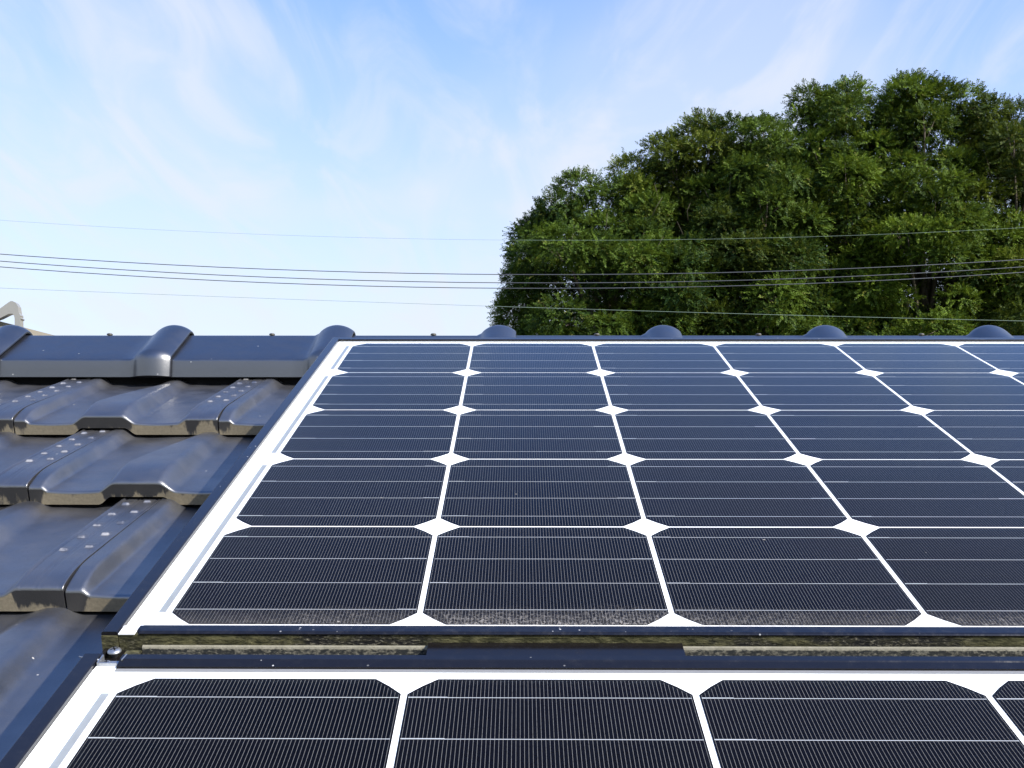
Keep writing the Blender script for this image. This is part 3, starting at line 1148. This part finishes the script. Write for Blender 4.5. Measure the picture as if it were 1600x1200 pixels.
# ------------------------------------------------------------------ trees
def make_leaf(name, dark, light, yel):
    m = Mat(name)
    at = m.node('ShaderNodeAttribute', attribute_name='tone')
    rn = m.node('ShaderNodeSeparateColor')
    m.l.new(at.outputs['Color'], rn.inputs[0])
    c = m.mix(rn.outputs[0], dark, light)
    c = m.mix(m.math('MULTIPLY', m.math('GREATER_THAN', rn.outputs[1], 0.90), 0.55), c, yel)
    m.p(Base_Color=c, Roughness=0.6, Specular_IOR_Level=0.15)
    tl = m.node('ShaderNodeBsdfTranslucent')
    m.l.new(m.mix(0.35, c, (0.16, 0.20, 0.02)), tl.inputs['Color'])
    mx = m.node('ShaderNodeMixShader')
    mx.inputs[0].default_value = 0.26
    m.l.new(m.b.outputs[0], mx.inputs[1])
    m.l.new(tl.outputs[0], mx.inputs[2])
    m.l.new(mx.outputs[0], m.out.inputs['Surface'])
    return m.m


LEAF = [make_leaf('leaf_green', (0.014, 0.036, 0.006), (0.125, 0.190, 0.016), (0.24, 0.21, 0.04)),
        make_leaf('leaf_deep_green', (0.011, 0.032, 0.007), (0.098, 0.155, 0.016), (0.19, 0.18, 0.04)),
        make_leaf('leaf_olive_green', (0.018, 0.037, 0.007), (0.130, 0.166, 0.018), (0.24, 0.19, 0.05))]
M_BARK = simple('bark', (0.10, 0.085, 0.065), 0.95, 0, 0.35, 9.0, 0.1)


def norm(a):
    return a / np.maximum(np.linalg.norm(a, axis=-1, keepdims=True), 1e-9)


def tree(px, py, rx, ry, dist, seed, leaf, label, n_cl=98, n_sp=400, extra=()):
    rng = np.random.default_rng(seed)
    py, ry, n_cl = py + 50, ry + 50, n_cl + 28        # crowns reach down behind the ridge
    cc = np.array(at_dist(px, py, dist))
    s = dist / 1678.148
    RX, RZ_ = rx * s, ry * s
    RYD = RX * 0.95
    # clumps over the crown, thicker towards its outside
    cand = norm(rng.normal(size=(n_cl * 14, 3)))
    cand = cand[cand[:, 2] > -0.70]
    lump = 1 + 0.13 * np.sin(cand[:, :1] * 5 + seed) + 0.11 * np.cos(cand[:, 2:] * 7 + seed * 2)
    cand_p = cand * rng.uniform(0.30, 1.0, size=(len(cand), 1)) ** 0.5 * lump * np.array([RX, RYD, RZ_])
    keep = []
    gap = 0.74                                   # metres kept between neighbouring pads
    for i_ in range(len(cand_p)):
        dlt = (cand_p[keep] - cand_p[i_]) / np.array([1.0, 1.0, 0.72]) if keep else None
        if dlt is None or (np.einsum('ij,ij->i', dlt, dlt) > gap * gap).all():
            keep.append(i_)
        if len(keep) >= n_cl:
            break
    cl = cand_p[keep]
    u = cand[keep]
    cr = rng.uniform(0.38, 0.72, size=len(u))
    ex = []
    for (ax, ay, ar) in extra:
        ex.append(np.array(at_dist(ax, ay, dist)) - cc + np.array([0, rng.uniform(-0.5, 0.5), 0]))
        cr = np.append(cr, ar * s * 0.95)
    if ex:
        cl = np.vstack([cl, np.array(ex)])
    root = bpy.data.objects.new('broadleaf_tree', None)
    col.objects.link(root)
    root.location = (cc[0], cc[1], 0)
    tag(root, label, 'tree', 'broadleaf trees behind the roof')
    base = np.array([0, 0, cc[2]])
    # sprays
    P, D, Nn, tone = [], [], [], []
    for c, r in zip(cl, cr):
        m = int(n_sp * (r / 0.75) ** 2)
        d = norm(rng.normal(size=(m, 3)) + norm(c[None]) * 0.55 + np.array([0, 0, 0.15]))
        k = rng.uniform(0.35, 1.0, size=(m, 1)) ** 0.4
        squash = np.array([1.0, 1.0, rng.uniform(0.42, 0.75)])
        P.append(c + d * k * r * squash)
        dd = norm(d + rng.normal(size=(m, 3)) * 0.55)
        D.append(dd)
        n = norm(np.array([0, 0, 0.60]) + d * 0.9 + rng.normal(size=(m, 3)) * 0.30)
        Nn.append(n)
        tone.append(np.clip(rng.normal(rng.uniform(0.0, 0.85), 0.20, size=m), 0, 1))
    # wispy shoots that stick out of the crown's outline
    m = 70
    d = norm(rng.normal(size=(m, 3)) + np.array([0, 0, 0.7]))
    shoot = d * np.array([RX, RYD, RZ_]) * rng.uniform(0.95, 1.06, size=(m, 1)) * 0.97
    P.append(shoot)
    D.append(norm(d + np.array([0, 0, 0.6])))
    Nn.append(norm(rng.normal(size=(m, 3)) + np.array([0, 0, 0.5])))
    tone.append(rng.uniform(0.4, 0.9, size=m))
    P, D, Nn, tone = np.vstack(P), np.vstack(D), np.vstack(Nn), np.concatenate(tone)
    S = len(P)
    side = norm(np.cross(D, Nn))
    Nn = np.cross(side, D)
    K = 13
    Ls = rng.uniform(0.18, 0.36, size=(S, 1))
    V = np.empty((S, K, 4, 3))
    for k in range(K):
        t = (k + 0.5) / K
        sg = 1 if k % 2 else -1
        pos = P + D * Ls * t - np.array([0, 0, 1.0]) * (Ls * t * t * 0.12)
        ax = norm(D * 0.65 + side * sg * (0.9 - 0.5 * t) + Nn * rng.uniform(-0.35, 0.35, size=(S, 1)) + np.array([0, 0, -0.15]))
        nn = norm(Nn + rng.normal(size=(S, 3)) * 0.25)
        bx = norm(np.cross(nn, ax))
        ln = rng.uniform(0.050, 0.088, size=(S, 1)) * (1.0 - 0.25 * t)
        wd = ln * rng.uniform(0.22, 0.32, size=(S, 1))
        V[:, k, 0] = pos
        V[:, k, 1] = pos + ax * ln * 0.48 + bx * wd
        V[:, k, 2] = pos + ax * ln
        V[:, k, 3] = pos + ax * ln * 0.48 - bx * wd
    nf = S * K
    co = (V.reshape(-1, 3) + base).astype(np.float32)
    me = bpy.data.meshes.new('crown')
    me.vertices.add(nf * 4)
    me.vertices.foreach_set('co', co.ravel())
    me.loops.add(nf * 4)
    me.loops.foreach_set('vertex_index', np.arange(nf * 4, dtype=np.int32))
    me.polygons.add(nf)
    me.polygons.foreach_set('loop_start', np.arange(0, nf * 4, 4, dtype=np.int32))
    me.polygons.foreach_set('loop_total', np.full(nf, 4, dtype=np.int32))
    me.update(calc_edges=True)
    tn = np.repeat(np.clip(np.repeat(tone, K) + rng.normal(size=nf) * 0.14, 0, 1), 4)
    r2 = np.repeat(np.repeat(rng.random(S), K) * 0.8 + rng.random(nf) * 0.2, 4)
    ca = me.attributes.new('tone', 'FLOAT_COLOR', 'POINT')
    ca.data.foreach_set('color', np.stack([tn, r2, tn, np.ones_like(tn)], 1).astype(np.float32).ravel())
    me.materials.append(leaf)
    put('crown', me, root)
    # trunk and limbs
    g = Geo()
    h = cc[2]
    fork = max(2.0, h - RZ_ * 0.75)
    g.tube([(0, 0, 0), (0.05, 0, fork * 0.5), (0.0, 0.05, fork), (0.1, 0, h), (0.0, 0.1, h + RZ_ * 0.55)], [0.34, 0.26, 0.20, 0.12, 0.05], 10)
    idx = np.argsort(-cr)[:34]
    for i in idx:
        c = cl[i] + base
        z0 = rng.uniform(fork, max(fork + 0.3, min(c[2], h + RZ_ * 0.3)))
        p0 = Vector((0.03, 0.03, z0))
        p2 = Vector(c)
        p1 = p0.lerp(p2, 0.5) + Vector((0, 0, 0.35 + 0.3 * rng.random()))
        pts = [p0, p0.lerp(p1, 0.5) + Vector((0, 0, 0.08)), p1, p1.lerp(p2, 0.5), p2]
        g.tube(pts, [0.085, 0.065, 0.05, 0.032, 0.014], 6)
        for j in range(3):
            q2 = p2 + Vector(norm(rng.normal(size=3) + u[i % len(u)])) * float(cr[i]) * 0.8
            g.tube([p1.lerp(p2, 0.6 + 0.1 * j), q2], [0.018, 0.005], 4)
    # thin bare shoots above the leaves
    for j in range(16):
        d_ = norm(rng.normal(size=3) * np.array([1, 1, 0.4]) + np.array([0, 0, 0.9]))
        p0 = Vector(base + d_ * np.array([RX, RYD, RZ_]) * 0.90)
        up_ = Vector(norm(d_ + rng.normal(size=3) * 0.3 + np.array([0, 0, 0.8])))
        ln_ = rng.uniform(0.35, 0.75)
        g.tube([p0, p0 + up_ * ln_ * 0.6, p0 + up_ * ln_ + Vector((rng.normal() * 0.06, 0, 0.02))], [0.012, 0.008, 0.004], 4)
    put('trunk', g.mesh('trunk', [M_BARK]), root)
    return root


tree(962, 474, 154, 190, 27.6, 11, LEAF[1], 'deep green leafy tree at the left end of the grove, lowest crown', 96,
     extra=[(822, 432, 36), (815, 470, 38), (812, 490, 40), (835, 370, 42), (850, 430, 45), (800, 510, 30), (905, 300, 40), (840, 470, 45), (880, 350, 45), (930, 320, 45), (985, 300, 45), (1010, 340, 48), (960, 365, 48), (925, 400, 48)])
tree(1075, 430, 140, 222, 28.6, 12, LEAF[2], 'olive green leafy tree second from left, rounded top below the tallest crown',
     extra=[(1040, 240, 40), (1080, 225, 40), (990, 265, 40), (1020, 500, 50), (1030, 290, 46), (1075, 270, 46), (1010, 320, 46), (1060, 320, 46), (1100, 300, 46)])
tree(1175, 458, 130, 232, 28.0, 13, LEAF[1], 'dark green leafy tree in the middle of the grove, left of the tallest crown',
     extra=[(1140, 215, 38), (1195, 205, 40), (1100, 480, 45), (1110, 420, 40), (1150, 260, 45), (1195, 250, 45), (1170, 300, 45), (1215, 300, 45)])
tree(1305, 384, 128, 258, 28.8, 14, LEAF[0], 'tallest leafy tree with a notched top where the grove peaks', 108,
     extra=[(1265, 160, 34), (1330, 145, 32), (1260, 195, 35), (1345, 175, 35), (1300, 180, 38), (1370, 210, 40), (1310, 230, 45)])
tree(1440, 434, 140, 255, 28.2, 15, LEAF[0], 'bright green leafy tree right of the tallest crown, feathery top', 108,
     extra=[(1410, 165, 36), (1465, 160, 34), (1500, 170, 34), (1440, 170, 40), (1400, 210, 42), (1510, 215, 42), (1455, 220, 42), (1520, 270, 45), (1480, 280, 45)])
tree(1595, 434, 135, 255, 28.4, 16, LEAF[2], 'leafy tree at the right photo edge, its crown cut off',
     extra=[(1560, 195, 36), (1600, 185, 40), (1540, 230, 40), (1585, 240, 45), (1620, 220, 45), (1560, 280, 45), (1600, 300, 45)])
tree(1740, 430, 120, 250, 30.0, 17, LEAF[1], 'leafy tree of the grove beyond the right photo edge', 70)
